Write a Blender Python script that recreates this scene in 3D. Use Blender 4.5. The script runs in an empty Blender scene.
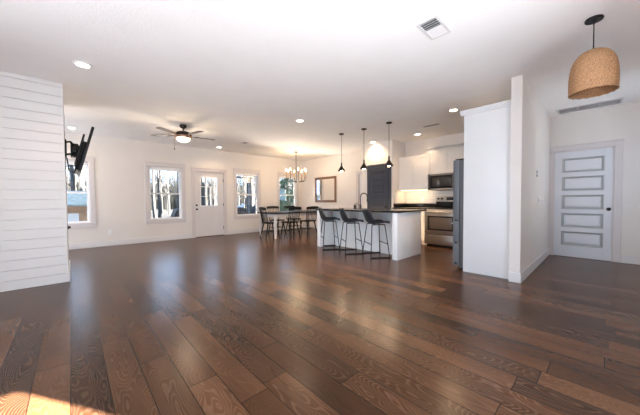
import bpy, bmesh, math, random
from mathutils import Vector, Matrix
PI = math.pi
S = bpy.context.scene
C = S.collection

# ------------------------------------------------------------------ camera
yaw, pitch, roll, fpx = .7515, .0272, -.0061, 265.555
fwd = Vector((math.sin(yaw)*math.cos(pitch), math.cos(yaw)*math.cos(pitch), -math.sin(pitch)))
rt = Vector((math.cos(yaw), -math.sin(yaw), 0)); up = rt.cross(fwd)
r2 = rt*math.cos(roll)+up*math.sin(roll); u2 = up*math.cos(roll)-rt*math.sin(roll)
cd = bpy.data.cameras.new('camera'); cam = bpy.data.objects.new('camera', cd); C.objects.link(cam)
cam.matrix_world = Matrix(((r2.x, u2.x, -fwd.x, 0), (r2.y, u2.y, -fwd.y, 0), (r2.z, u2.z, -fwd.z, 1.1198), (0, 0, 0, 1)))
cd.sensor_fit = 'HORIZONTAL'; cd.sensor_width = 36; cd.lens = fpx/640*36; cd.clip_start = .02; cd.clip_end = 300
S.camera = cam

# ------------------------------------------------------------------ sky, sun, daylight, added fill lamps, exposure
W = bpy.data.worlds.new('sky'); S.world = W; W.use_nodes = True
bg = W.node_tree.nodes['Background']; bg.inputs[0].default_value = (.44, .67, 1, 1); bg.inputs[1].default_value = 4.0
sd = bpy.data.lights.new('sun', 'SUN'); sd.energy = 125; sd.color = (1, .95, .87); sd.angle = .009
so = bpy.data.objects.new('sun', sd); C.objects.link(so)
so.rotation_euler = Vector((-.541, .841, -.4934)).to_track_quat('-Z', 'Y').to_euler(); so.location = (6, -6, 6)

def area(name, loc, direction, sx, sy, energy, col, portal=False):
    l = bpy.data.lights.new(name, 'AREA'); l.shape = 'RECTANGLE'; l.size = sx; l.size_y = sy; l.energy = energy; l.color = col
    o = bpy.data.objects.new(name, l); C.objects.link(o); o.location = loc
    o.rotation_euler = Vector(direction).to_track_quat('-Z', 'Z').to_euler()
    if portal: l.cycles.is_portal = True
    return o
DAY = (.90, .96, 1)
area('rear_window_fill', (1.35, -1.9, .1), (0, 1, .36), 1.4, 1.2, 165, DAY)  # added fill outside the rear opening, tilted up to brighten the ceiling
area('rear_window_fill', (5.95, -1.6, 1.5), (-.25, 1, .1), .6, .8, 12, (1, .98, .94))  # added fill at the invented hall window, lifts the hall walls
area('daylight_side_window', (-2.5, 1.4, 1.15), (1, 0, 0.2), 1.7, 2.0, 56, (.84, .93, 1))
area('side_ceiling_fill', (-3.6, 1.4, -.1), (1, 0, .55), 1.8, 1.6, 85, DAY)  # added fill lamp, low outside the side window and aimed at the ceiling
for px in (-.09, 1.968, 4.505, 6.241): area('back_ceiling_fill', (px, 9.65, .05), (0, -1, .75), .95, .7, 75 if px < 3 else 225, (1, .87, .74))  # added fill lamps hidden below the sills, aimed up at the ceiling
area('far_side_fill', (-2.6, 7.5, 1.25), (1, -.4, .05), 1.2, 1.8, 50, (1, .93, .86))  # added fill lamp behind the shiplap wall to brighten the back area
for px in (-.09, 1.968, 4.505, 6.241): area('window_portal', (px, 8.6, 1.34), (0, -1, 0), .9, 1.55, 1, (1, 1, 1), True)
S.view_settings.view_transform = 'Standard'; S.view_settings.look = 'None'; S.view_settings.gamma = 1
S.view_settings.use_curve_mapping = False; S.view_settings.exposure = 0.5
S.cycles.max_bounces = 18; S.cycles.diffuse_bounces = 14; S.cycles.glossy_bounces = 4; S.cycles.transparent_max_bounces = 12
S.cycles.sample_clamp_indirect = 6; S.cycles.use_denoising = True; S.cycles.caustics_reflective = False

# ------------------------------------------------------------------ materials
def mat(name, col, rough=.5, metal=0, bump=0, bscale=60, var=0, vscale=3, spec=.5, emit=None, estr=0, stretch=None):
    m = bpy.data.materials.new(name); m.use_nodes = True; nt = m.node_tree; b = nt.nodes['Principled BSDF']
    b.inputs['Base Color'].default_value = (*col, 1); b.inputs['Roughness'].default_value = rough
    b.inputs['Metallic'].default_value = metal; b.inputs['Specular IOR Level'].default_value = spec
    tc = nt.nodes.new('ShaderNodeTexCoord'); mp = nt.nodes.new('ShaderNodeMapping'); nt.links.new(tc.outputs['Object'], mp.inputs[0])
    if stretch: mp.inputs['Scale'].default_value = stretch
    n = nt.nodes.new('ShaderNodeTexNoise'); n.inputs['Scale'].default_value = vscale; n.inputs['Detail'].default_value = 4
    nt.links.new(mp.outputs[0], n.inputs['Vector'])
    r = nt.nodes.new('ShaderNodeValToRGB'); v = max(var, .015)
    r.color_ramp.elements[0].position = .3; r.color_ramp.elements[1].position = .7
    r.color_ramp.elements[0].color = (*[c*(1-v) for c in col], 1); r.color_ramp.elements[1].color = (*[min(1, c*(1+v)) for c in col], 1)
    nt.links.new(n.outputs['Fac'], r.inputs[0]); nt.links.new(r.outputs[0], b.inputs['Base Color'])
    if bump:
        n2 = nt.nodes.new('ShaderNodeTexNoise'); n2.inputs['Scale'].default_value = bscale; n2.inputs['Detail'].default_value = 3
        nt.links.new(mp.outputs[0], n2.inputs['Vector'])
        bp = nt.nodes.new('ShaderNodeBump'); bp.inputs['Strength'].default_value = bump; bp.inputs['Distance'].default_value = .01
        nt.links.new(n2.outputs['Fac'], bp.inputs['Height']); nt.links.new(bp.outputs[0], b.inputs['Normal'])
    if emit:
        b.inputs['Emission Color'].default_value = (*emit, 1); b.inputs['Emission Strength'].default_value = estr
    return m

def glass_mat():
    m = bpy.data.materials.new('window_glass'); m.use_nodes = True; nt = m.node_tree; nt.nodes.clear()
    o = nt.nodes.new('ShaderNodeOutputMaterial'); t = nt.nodes.new('ShaderNodeBsdfTransparent'); g = nt.nodes.new('ShaderNodeBsdfGlossy')
    g.inputs['Roughness'].default_value = .02; mx = nt.nodes.new('ShaderNodeMixShader')
    fr = nt.nodes.new('ShaderNodeFresnel'); fr.inputs[0].default_value = 1.45
    nt.links.new(fr.outputs[0], mx.inputs[0]); nt.links.new(t.outputs[0], mx.inputs[1]); nt.links.new(g.outputs[0], mx.inputs[2]); nt.links.new(mx.outputs[0], o.inputs[0])
    return m

def floor_mat():
    m = bpy.data.materials.new('oak_planks'); m.use_nodes = True; nt = m.node_tree; b = nt.nodes['Principled BSDF']; L = nt.links.new
    def N(t, **k):
        n = nt.nodes.new('ShaderNode'+t)
        for a, v in k.items(): setattr(n, a, v)
        return n
    def M(op, a, c=None, d=None):
        n = N('Math', operation=op)
        for i, x in enumerate((a, c, d)):
            if x is None: continue
            if isinstance(x, (int, float)): n.inputs[i].default_value = x
            else: L(x, n.inputs[i])
        return n.outputs[0]
    tc = N('TexCoord'); sx = N('SeparateXYZ'); L(tc.outputs['Object'], sx.inputs[0])
    PW, PL = .172, 1.4
    xr = M('DIVIDE', M('ADD', sx.outputs[0], .03), PW); row = M('FLOOR', xr)
    wn = N('TexWhiteNoise', noise_dimensions='1D'); L(row, wn.inputs['W'])
    yr = M('ADD', M('DIVIDE', sx.outputs[1], PL), M('MULTIPLY', wn.outputs['Value'], 7.3)); pl = M('FLOOR', yr)
    cv = N('CombineXYZ'); L(row, cv.inputs[0]); L(pl, cv.inputs[1])
    w2 = N('TexWhiteNoise', noise_dimensions='2D'); L(cv.outputs[0], w2.inputs['Vector'])
    rnd = w2.outputs['Value']; sr = N('SeparateXYZ'); L(w2.outputs['Color'], sr.inputs[0])
    fx = M('FRACT', xr); fy = M('FRACT', yr)
    ex = M('MULTIPLY', M('MINIMUM', fx, M('SUBTRACT', 1, fx)), PW); ey = M('MULTIPLY', M('MINIMUM', fy, M('SUBTRACT', 1, fy)), PL)
    edge = M('MINIMUM', ex, ey)
    seam = N('MapRange'); L(edge, seam.inputs[0]); seam.inputs[1].default_value = .001; seam.inputs[2].default_value = .0045
    # per-plank grain coordinates: cathedral rings from distorted, stretched noise contours
    gx = M('ADD', M('MULTIPLY', sx.outputs[0], 5.5), M('MULTIPLY', sr.outputs[0], 40)); gy = M('ADD', M('MULTIPLY', sx.outputs[1], 1.15), M('MULTIPLY', sr.outputs[1], 40))
    gv = N('CombineXYZ'); L(gx, gv.inputs[0]); L(gy, gv.inputs[1]); L(M('MULTIPLY', rnd, 20), gv.inputs[2])
    n1 = N('TexNoise'); n1.inputs['Scale'].default_value = 1.1; n1.inputs['Detail'].default_value = 1.5; n1.inputs['Distortion'].default_value = .25; L(gv.outputs[0], n1.inputs['Vector'])
    ring = M('SINE', M('MULTIPLY', n1.outputs['Fac'], 250)); rg = N('MapRange'); L(ring, rg.inputs[0]); rg.inputs[1].default_value = .1; rg.inputs[2].default_value = 1
    fv = N('CombineXYZ'); L(M('MULTIPLY', sx.outputs[0], 210), fv.inputs[0]); L(M('MULTIPLY', gy, 5), fv.inputs[1])
    n2 = N('TexNoise'); n2.inputs['Scale'].default_value = 1.6; n2.inputs['Detail'].default_value = 3; L(fv.outputs[0], n2.inputs['Vector'])
    n3 = N('TexNoise'); n3.inputs['Scale'].default_value = 1.3; n3.inputs['Detail'].default_value = 2; L(gv.outputs[0], n3.inputs['Vector'])
    cr = N('ValToRGB'); e = cr.color_ramp.elements
    e[0].position = 0; e[0].color = (.030, .0135, .0072, 1); e[1].position = 1; e[1].color = (.138, .062, .029, 1)
    q = cr.color_ramp.elements.new(.5); q.color = (.074, .0305, .0130, 1)
    tone = M('ADD', M('MULTIPLY', rnd, .75), M('MULTIPLY', M('SUBTRACT', n3.outputs['Fac'], .5), .8)); tone = M('ADD', tone, .12)
    L(tone, cr.inputs[0])
    amt = M('MULTIPLY', M('MULTIPLY', rg.outputs[0], M('ADD', .05, M('MULTIPLY', sr.outputs[2], .30))), M('ADD', .35, M('MULTIPLY', n2.outputs['Fac'], .6)))
    mx = N('MixRGB'); L(amt, mx.inputs[0]); L(cr.outputs[0], mx.inputs[1]); mx.inputs[2].default_value = (.31, .185, .115, 1)
    mf = N('MixRGB', blend_type='MULTIPLY'); mf.inputs[0].default_value = .40; L(mx.outputs[0], mf.inputs[1])
    fr = N('ValToRGB'); fr.color_ramp.elements[0].position = .3; fr.color_ramp.elements[0].color = (.55, .52, .5, 1); fr.color_ramp.elements[1].position = .62; L(n2.outputs['Fac'], fr.inputs[0]); L(fr.outputs[0], mf.inputs[2])
    ms = N('MixRGB', blend_type='MULTIPLY'); ms.inputs[0].default_value = .75; L(mf.outputs[0], ms.inputs[1]); L(seam.outputs[0], ms.inputs[2])
    L(ms.outputs[0], b.inputs['Base Color'])
    L(M('ADD', .21, M('MULTIPLY', n2.outputs['Fac'], .08)), b.inputs['Roughness']); b.inputs['Specular IOR Level'].default_value = .19
    h = M('ADD', M('MULTIPLY', seam.outputs[0], .6), M('ADD', M('MULTIPLY', n2.outputs['Fac'], .07), M('MULTIPLY', rnd, .10)))
    bp = N('Bump'); bp.inputs['Strength'].default_value = .12; bp.inputs['Distance'].default_value = .004; L(h, bp.inputs['Height']); L(bp.outputs[0], b.inputs['Normal'])
    return m

def rattan_mat():
    m = mat('rattan', (.43, .235, .115), .7, bump=.5, bscale=260, var=.55, vscale=190, stretch=(1, 1, .45))
    return m

def tile_mat():
    m = mat('white_tile', (.82, .80, .76), .25)
    nt = m.node_tree; b = nt.nodes['Principled BSDF']
    br = nt.nodes.new('ShaderNodeTexBrick'); br.inputs['Color1'].default_value = (.82, .80, .76, 1); br.inputs['Color2'].default_value = (.80, .77, .73, 1)
    br.inputs['Mortar'].default_value = (.66, .63, .6, 1); br.inputs['Scale'].default_value = 1; br.inputs['Brick Width'].default_value = .15; br.inputs['Row Height'].default_value = .075; br.inputs['Mortar Size'].default_value = .003
    tc = nt.nodes.new('ShaderNodeTexCoord'); sp = nt.nodes.new('ShaderNodeSeparateXYZ'); cb = nt.nodes.new('ShaderNodeCombineXYZ')
    nt.links.new(tc.outputs['Object'], sp.inputs[0]); nt.links.new(sp.outputs[1], cb.inputs[0]); nt.links.new(sp.outputs[2], cb.inputs[1]); nt.links.new(cb.outputs[0], br.inputs['Vector'])
    nt.links.new(br.outputs['Color'], b.inputs['Base Color'])
    return m

WALL = mat('wall_paint', (.78, .735, .69), .65, bump=.05, bscale=120)
CEIL = mat('ceiling_paint', (.92, .905, .885), .8, bump=.25, bscale=55)
TRIM = mat('white_trim', (.73, .705, .695), .4)
CASE = mat('casing_paint', (.66, .615, .605), .45)
SHIP = mat('shiplap_paint', (.74, .715, .69), .45)
FLOOR = floor_mat()
GLASS = glass_mat()
VINYL = mat('white_vinyl', (.85, .85, .85), .35)
BLACK = mat('black_metal', (.012, .012, .013), .38, metal=.6)
BLACKP = mat('black_plastic', (.008, .008, .009), .4, spec=.25)
SCREEN = mat('screen_glass', (.006, .006, .008), .12)
CHARC = mat('charcoal_leather', (.034, .035, .040), .55, spec=.3, bump=.15, bscale=200, var=.12, vscale=20)
DARKW = mat('black_stained_wood', (.010, .009, .009), .55, spec=.3, var=.2, vscale=20)
TOPW = mat('dark_tabletop_wood', (.026, .018, .015), .42, spec=.3, var=.3, vscale=6, stretch=(1, 8, 1))
NAVY = mat('slate_door_paint', (.050, .056, .074), .6, spec=.3)
CABW = mat('white_cabinet_paint', (.80, .775, .74), .35)
PANELW = mat('white_panel_paint', (.80, .80, .80), .4)
GRANITE = mat('black_granite', (.012, .012, .013), .12, var=.5, vscale=80)
STEEL = mat('stainless_steel', (.30, .262, .235), .32, metal=.85, var=.05, vscale=40, stretch=(1, .03, 1))
DSTEEL = mat('dark_steel', (.125, .132, .145), .5, metal=.25, var=.05, vscale=40)
OVENG = mat('oven_glass', (.009, .008, .008), .22, spec=.25)
WOODF = mat('brown_wood_frame', (.16, .085, .05), .5, var=.3, vscale=14, stretch=(1, 1, 6))
MIRR = mat('mirror_silver', (.88, .88, .88), .02, metal=1)
BRONZE = mat('dark_bronze', (.03, .024, .02), .35, metal=.7)
BRASS = mat('brushed_brass', (.30, .20, .10), .35, metal=.9)
BLADE = mat('walnut_blade', (.075, .055, .055), .45, var=.2, vscale=10)
COPPER = mat('copper_band', (.42, .25, .17), .3, metal=.9)
RATTAN = rattan_mat()
TILE = tile_mat()
GRILLD = mat('duct_shadow', (.05, .055, .06), .8)
LENS = mat('lit_lens', (.9, .85, .75), .4, emit=(1, .86, .66), estr=14)
BULB = mat('lit_bulb', (.9, .8, .6), .3, emit=(1, .78, .5), estr=22)
BULBC = mat('lit_candle_bulb', (.9, .8, .6), .3, emit=(1, .80, .52), estr=10)
STRIP = mat('lit_strip', (.9, .8, .6), .3, emit=(1, .74, .45), estr=3)
BARK = mat('tree_bark', (.036, .034, .032), .9, bump=.6, bscale=20, var=.4, vscale=4, stretch=(1, 1, .2))
EVERG = mat('evergreen_leaf', (.075, .12, .05), .7, var=.5, vscale=3)
TWIG = mat('grey_twig', (.020, .020, .017), .9, var=.4, vscale=.5)
YARD = mat('leaf_litter', (.017, .0145, .011), .95, bump=.5, bscale=8, var=.5, vscale=2)
HILL = mat('winter_brush', (.028, .028, .026), .95, var=.5, vscale=1.5)
SHEDW = mat('shed_boards', (.34, .19, .10), .8, var=.3, vscale=4)
SHEDR = mat('shed_shingle', (.20, .20, .17), .9, var=.3, vscale=8)
COVER = mat('black_vinyl_cover', (.008, .010, .014), .6, spec=.2, var=.3, vscale=5)
FENCEW = mat('white_fence_paint', (.75, .75, .74), .6)
GREYW = mat('weathered_timber', (.10, .09, .085), .8, var=.3, vscale=6)

# ------------------------------------------------------------------ mesh helper
class MB:
    def __init__(s): s.bm = bmesh.new()
    def box(s, x0, x1, y0, y1, z0, z1, bev=0, seg=2, mtx=None):
        r = bmesh.ops.create_cube(s.bm, size=1)['verts']
        for v in r:
            v.co = Vector(((x0+x1)/2+v.co.x*(x1-x0), (y0+y1)/2+v.co.y*(y1-y0), (z0+z1)/2+v.co.z*(z1-z0)))
        if mtx is not None:
            for v in r: v.co = mtx @ v.co
        if bev:
            es = list({e for v in r for e in v.link_edges})
            bmesh.ops.bevel(s.bm, geom=es, offset=bev, segments=seg, profile=.5, affect='EDGES')
        return s
    def ringpts(s, pts, r, n, closed=False):
        pts = [Vector(p) for p in pts]; rings = []
        rad = r if isinstance(r, (list, tuple)) else [r]*len(pts)
        ref = None
        for i, p in enumerate(pts):
            a = pts[max(i-1, 0)]; b = pts[min(i+1, len(pts)-1)]
            t = (b-a).normalized()
            if ref is None: ref = t.orthogonal().normalized()
            ref = (ref-t*ref.dot(t)).normalized(); bi = t.cross(ref)
            rings.append([s.bm.verts.new(p+(ref*math.cos(2*PI*k/n)+bi*math.sin(2*PI*k/n))*rad[i]) for k in range(n)])
        for A, B in zip(rings, rings[1:]):
            for k in range(n): s.bm.faces.new((A[k], A[(k+1) % n], B[(k+1) % n], B[k]))
        s.bm.faces.new(rings[0][::-1]); s.bm.faces.new(rings[-1])
        return s
    def tube(s, pts, r, n=8): return s.ringpts(pts, r, n)
    def cyl(s, p0, p1, r0, r1=None, n=16): return s.ringpts([p0, p1], [r0, r0 if r1 is None else r1], n)
    def lathe(s, prof, c=(0, 0, 0), n=32, close=False):
        c = Vector(c); rings = []
        for r, z in prof:
            if r < 1e-5: rings.append([s.bm.verts.new(c+Vector((0, 0, z)))]*n)
            else: rings.append([s.bm.verts.new(c+Vector((r*math.cos(2*PI*k/n), r*math.sin(2*PI*k/n), z))) for k in range(n)])
        prs = list(zip(rings, rings[1:]))
        if close: prs.append((rings[-1], rings[0]))
        for A, B in prs:
            for k in range(n):
                q = []
                for v in (A[k], A[(k+1) % n], B[(k+1) % n], B[k]):
                    if v not in q: q.append(v)
                if len(q) > 2: s.bm.faces.new(q)
        return s
    def quad(s, *p): s.bm.faces.new([s.bm.verts.new(q) for q in p]); return s
    def prism(s, poly, fn, a, b):
        A = [s.bm.verts.new(fn(u, v, a)) for u, v in poly]; B = [s.bm.verts.new(fn(u, v, b)) for u, v in poly]
        n = len(poly)
        for k in range(n): s.bm.faces.new((A[k], A[(k+1) % n], B[(k+1) % n], B[k]))
        s.bm.faces.new(A[::-1]); s.bm.faces.new(B); return s
    def build(s, name, m, parent=None, ang=.6):
        bmesh.ops.recalc_face_normals(s.bm, faces=s.bm.faces[:])
        me = bpy.data.meshes.new(name); s.bm.to_mesh(me); s.bm.free()
        me.materials.append(m); me.shade_smooth(); me.set_sharp_from_angle(angle=ang)
        o = bpy.data.objects.new(name, me); C.objects.link(o)
        if parent: o.parent = parent
        return o

def tag(o, label, cat, group=None):
    o['label'] = label; o['category'] = cat
    if group: o['group'] = group
    return o
def empty(name, loc=(0, 0, 0), rz=0):
    o = bpy.data.objects.new(name, None); C.objects.link(o); o.location = loc; o.rotation_euler = (0, 0, rz); o.empty_display_size = .1; return o
def thing(name, label, cat, loc=(0, 0, 0), rz=0, group=None): return tag(empty(name, loc, rz), label, cat, group)
def struct(o): o['kind'] = 'structure'; return o
def dup(root, loc, rz, label, group=None):
    r = root.copy(); C.objects.link(r); r.location = loc; r.rotation_euler = (0, 0, rz); r['label'] = label
    for ch in list(root.children):
        c = ch.copy(); C.objects.link(c); c.parent = r
        for g in ch.children:
            d = g.copy(); C.objects.link(d); d.parent = c
    return r
def lamp(name, kind, loc, energy, col, **k):
    l = bpy.data.lights.new(name, kind); l.energy = energy; l.color = col
    for a, v in k.items(): setattr(l, a, v)
    o = bpy.data.objects.new(name, l); C.objects.link(o); o.location = loc; return o

# ------------------------------------------------------------------ room shell
H, YB, XW, YR, XL = 2.74, 8.517, 6.97, -1.0, -2.2
T = .15
struct(MB().box(XL-T, XW+T, YR-T, YB+T, -.12, 0).build('floor', FLOOR))
struct(MB().box(XL-T, XW+T, YR-T, YB+T, H, H+.12).build('ceiling', CEIL))

def wall_with_holes(name, u0, u1, holes, fn, m=WALL):
    """holes: (a, b, z0, z1) along u"""
    b = MB(); cur = u0
    for a, c, z0, z1 in sorted(holes):
        b.box(*fn(cur, a), 0, H)
        if z0 > 0: b.box(*fn(a, c), 0, z0)
        b.box(*fn(a, c), z1, H); cur = c
    b.box(*fn(cur, u1), 0, H)
    return struct(b.build(name, m))
WIN = [-.09, 1.968, 4.505, 6.241]; WZ0, WZ1, WW = .60, 2.10, .845
DX0, DX1 = 2.735, 3.66
wall_with_holes('wall_back', XL, XW, [(c-WW/2, c+WW/2, WZ0, WZ1) for c in WIN]+[(DX0, DX1, 0, 2.03)], lambda a, b: (a, b, YB, YB+T))
ED0, ED1 = -.118, .69
PD0, PD1 = 4.80, 5.585
wall_with_holes('wall_right', YR-T, YB+T, [(ED0, ED1, 0, 2.04), (PD0, PD1, 0, 1.985)], lambda a, b: (XW, XW+T, a, b))
wall_with_holes('wall_rear', XL-T, XW+T, [(.75, 2.0, .06, 2.05), (5.62, 6.28, 1.25, 2.0)], lambda a, b: (a, b, YR-T, YR))
wall_with_holes('wall_left', YR-T, YB+T, [(.5, 2.3, .05, 2.2), (6.85, 8.15, .3, 2.2)], lambda a, b: (XL-T, XL, a, b))
YW = .75
struct(MB().box(4.332, XW, YW, YW+.123, 0, H).build('wall_hall', WALL))
# shiplap-clad chimney wall
b = MB(); b.box(XL, -.062, 5.117, 6.2, 0, H); b.box(-.062, -.056, 5.117, 6.2, 0, H)
z = 0; k = 0
while z < H:
    b.box(XL, -.056, 5.100, 5.118, z+.0025, min(z+.1275, H)-.0025, .0015, 1); z += .1278
struct(b.build('wall_shiplap', SHIP, ang=.3))
# pantry closet
struct(MB().box(6.32, XW, 3.9, 4.93, 0, H).build('wall_pantry', WALL))

# baseboards
def base(name, segs):
    b = MB()
    for (x0, x1, y0, y1) in segs:
        b.box(x0, x1, y0, y1, 0, .135, .004, 1)
    struct(b.build(name, TRIM))
t = .016
base('baseboard_back', [(XL, DX0-.105, YB-t, YB), (DX1+.105, XW, YB-t, YB)])
base('baseboard_right', [(XW-t, XW, 5.69, YB), (XW-t, XW, YR, ED0-.1)])
base('baseboard_hall', [(4.332, XW, YW-t, YW), (4.332-t, 4.332, YW-t, YW+.123)])
base('baseboard_shiplap', [(-.056, -.056+t, 5.1, 6.2)])
base('baseboard_rear', [(XL, .64, YR, YR+t), (2.11, XW, YR, YR+t)])

# ------------------------------------------------------------------ windows
def ringbox(b, x0, x1, z0, z1, w, y0, y1, bev=.003):
    b.box(x0, x0+w, y0, y1, z0, z1, bev, 1); b.box(x1-w, x1, y0, y1, z0, z1, bev, 1)
    b.box(x0+w, x1-w, y0, y1, z1-w, z1, bev, 1); b.box(x0+w, x1-w, y0, y1, z0, z0+w, bev, 1)
def window(n, cx):
    r = struct(empty('window_%d' % n, (cx, YB, 0))); h = WW/2
    b = MB()  # casing with a taller head and an apron
    b.box(-h-.09, -h+.005, -.02, 0, WZ0-.02, WZ1, .003, 1); b.box(h-.005, h+.09, -.02, 0, WZ0-.02, WZ1, .003, 1)
    b.box(-h-.09, h+.09, -.024, 0, WZ1-.005, WZ1+.105, .003, 1); b.box(-h-.10, h+.10, -.03, 0, WZ1+.095, WZ1+.115, .003, 1)
    b.box(-h-.09, h+.09, -.02, 0, WZ0-.11, WZ0+.0, .003, 1)
    b.build('window_casing', CASE, r)
    MB().box(-h-.10, h+.10, -.027, .04, WZ0-.012, WZ0+.012, .003, 1).build('window_sill', TRIM, r)
    b = MB(); ringbox(b, -h, h, WZ0, WZ1, .022, .0, T); b.build('window_jamb', TRIM, r)
    zm = 1.335
    b = MB(); ringbox(b, -h+.02, h-.02, WZ0+.012, zm+.02, .04, .06, .095); s1 = b.build('lower_sash', VINYL, r)
    b = MB(); ringbox(b, -h+.02, h-.02, zm-.02, WZ1-.02, .04, .10, .135); s2 = b.build('upper_sash', VINYL, r)
    MB().box(-h+.055, h-.055, .075, .079, WZ0+.05, zm-.015).build('window_glass', GLASS, s1)
    MB().box(-h+.055, h-.055, .115, .119, zm+.015, WZ1-.055).build('window_glass', GLASS, s2)
    MB().box(-h+.024, h-.024, .012, .055, WZ1-.11, WZ1-.023, .008).build('blind_cassette', VINYL, r)
    MB().box(-.03, .03, .045, .06, zm+.02, zm+.032, .003, 1).build('sash_lock', VINYL, s1)
for i, cx in enumerate(WIN): window(i+1, cx)
# rear and side glazing (behind the camera)
r = struct(empty('window_5', (1.375, YR-T, 0))); b = MB(); ringbox(b, -.685, .685, .0, 2.12, .06, -.02, .0); b.build('window_frame', VINYL, r)
r = struct(empty('window_6', (5.95, YR-T, 0))); b = MB(); ringbox(b, -.39, .39, 1.19, 2.06, .06, -.02, .0); b.build('window_frame', VINYL, r)  # invented opening, put in to bring light into the hall
r = struct(empty('window_8', (XL-T, 7.5, 0))); b = MB(); b.box(-.03, 0, -.71, -.65, .24, 2.26); b.box(-.03, 0, .65, .71, .24, 2.26); b.box(-.03, 0, -.65, .65, 2.2, 2.26); b.box(-.03, 0, -.65, .65, .24, .3); b.build('window_frame', VINYL, r)  # invented opening, unseen behind the shiplap, to light the back area
r = struct(empty('window_7', (XL-T, 1.4, 0))); b = MB()
for y0, y1 in ((-.95, 0), (0, .95)):
    b.box(-.03, .0, y0, y0+.06, 0, 2.25); b.box(-.03, 0, y1-.06, y1, 0, 2.25); b.box(-.03, 0, y0, y1, 2.19, 2.25); b.box(-.03, 0, y0, y1, 0, .06)
b.build('window_frame', VINYL, r)

# ------------------------------------------------------------------ doors
def casing(r, w0, w1, zt, m=CASE, cw=.09, cap=True, head=None, stop=True):
    head = head or cw
    b = MB(); b.box(w0-cw, w0+.004, -.02, 0, 0, zt+.004, .003, 1); b.box(w1-.004, w1+cw, -.02, 0, 0, zt+.004, .003, 1)
    b.box(w0-cw, w1+cw, -.022, 0, zt, zt+head, .003, 1)
    if cap: b.box(w0-cw-.015, w1+cw+.015, -.032, 0, zt+head-.006, zt+head+.014, .003, 1)
    b.build('door_casing', m, r)
    b = MB(); b.box(w0, w0+.018, 0, T, 0, zt); b.box(w1-.018, w1, 0, T, 0, zt); b.box(w0, w1, 0, T, zt-.018, zt); b.box(w0+.018, w0+.04, .055, T, 0, zt-.018); b.box(w1-.04, w1-.018, .055, T, 0, zt-.018); b.box(w0+.04, w1-.04, .055, T, zt-.04, zt-.018)
    if stop: b.box(w0+.018, w1-.018, .055, T, 0, .02)
    b.build('door_jamb', m, r)
def five_panel(x0, x1, z0, z1, y, stile, top, bot, gap, up=.008, mould=None, flat=False):
    b = MB(); b0 = b; n = 5; ph = (z1-z0-top-bot-gap*(n-1))/n
    b.box(x0, x1, y+.016, y+.038, z0, z1)
    b.box(x0, x0+stile, y, y+.02, z0, z1, .002, 1); b.box(x1-stile, x1, y, y+.02, z0, z1, .002, 1)
    zz = z0+bot; b.box(x0+stile, x1-stile, y, y+.02, z0, zz, .002, 1)
    for k in range(n):
        a, c = zz, zz+ph; X0, X1 = x0+stile, x1-stile
        def ring(w0, w1, ya, yb):
            bb = mould if mould and w1 <= .04 else b
            P = [[(X0+w, a+w), (X1-w, a+w), (X1-w, c-w), (X0+w, c-w)] for w in (w0, w1)]
            for j in range(4):
                k2 = (j+1) % 4
                bb.quad((P[0][j][0], ya, P[0][j][1]), (P[0][k2][0], ya, P[0][k2][1]), (P[1][k2][0], yb, P[1][k2][1]), (P[1][j][0], yb, P[1][j][1]))
        if flat:
            ring(0, .012, y, y+.016); nz = c+gap if k < n-1 else z1; b.box(X0, X1, y, y+.02, c, nz, .002, 1); zz = c+gap; continue
        ring(0, .010, y-up, y-up); ring(.010, .026, y-up, y+.015); ring(.026, .038, y+.015, y+.015); ring(.038, .056, y+.015, y+.005)
        b.quad((X0+.056, y+.005, a+.056), (X1-.056, y+.005, a+.056), (X1-.056, y+.005, c-.056), (X0+.056, y+.005, c-.056))
        nz = c+gap if k < n-1 else z1
        b.box(X0, X1, y, y+.02, c, nz, .002, 1); zz = c+gap
    return b
def knob(name, m, x, z, parent, y=0):
    b = MB(); b.cyl((x, y, z), (x, y-.008, z), .030, n=20); b.cyl((x, y-.008, z), (x, y-.035, z), .011)
    q = MB(); q.lathe([(0, -.024), (.018, -.018), (.027, 0), (.022, .014), (.01, .02), (0, .02)], n=20)
    for v in q.bm.verts: v.co = Vector((x+v.co.x, y-.045+v.co.z, z+v.co.y))
    me = bpy.data.meshes.new('tmp'); q.bm.to_mesh(me); q.bm.free(); b.bm.from_mesh(me); bpy.data.meshes.remove(me)
    return b.build(name, m, parent)
# entry door in the hall, front towards -X  (local x runs to -Y)
r = struct(empty('door_1', (XW, ED1, 0), -PI/2)); w = ED1-ED0
casing(r, 0, w, 2.04, head=.085)
mo = MB(); lf = five_panel(.0185, w-.0185, .004, 2.021, .012, .105, .13, .22, .078, mould=mo).build('door_leaf', mat('hall_door_paint', (.70, .71, .74), .4), r)
mo.build('panel_moulding', mat('moulding_grey_paint', (.44, .46, .46), .5), lf)
knob('door_knob', BLACK, w-.062, .93, lf, .012)
# white passage door beyond the pantry
r = struct(empty('door_2', (XW, PD1, 0), -PI/2)); w = PD1-PD0
casing(r, 0, w, 1.985, head=.08); lf = five_panel(.02, w-.02, .012, 1.965, .03, .11, .12, .2, .08).build('door_leaf', TRIM, r)
knob('door_knob', BLACK, .085, .93, lf, .03)
# slate pantry door
r = struct(empty('door_3', (6.32, 4.73, 0), -PI/2)); w = .80
casing(r, .075, w-.075, 2.045, NAVY, .075, False, .075)
lf = five_panel(.09, w-.09, .012, 2.03, -.024, .10, .13, .21, .08, 0).build('door_leaf', NAVY, r)
knob('door_knob', BLACK, w-.145, .93, lf, -.024)
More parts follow.
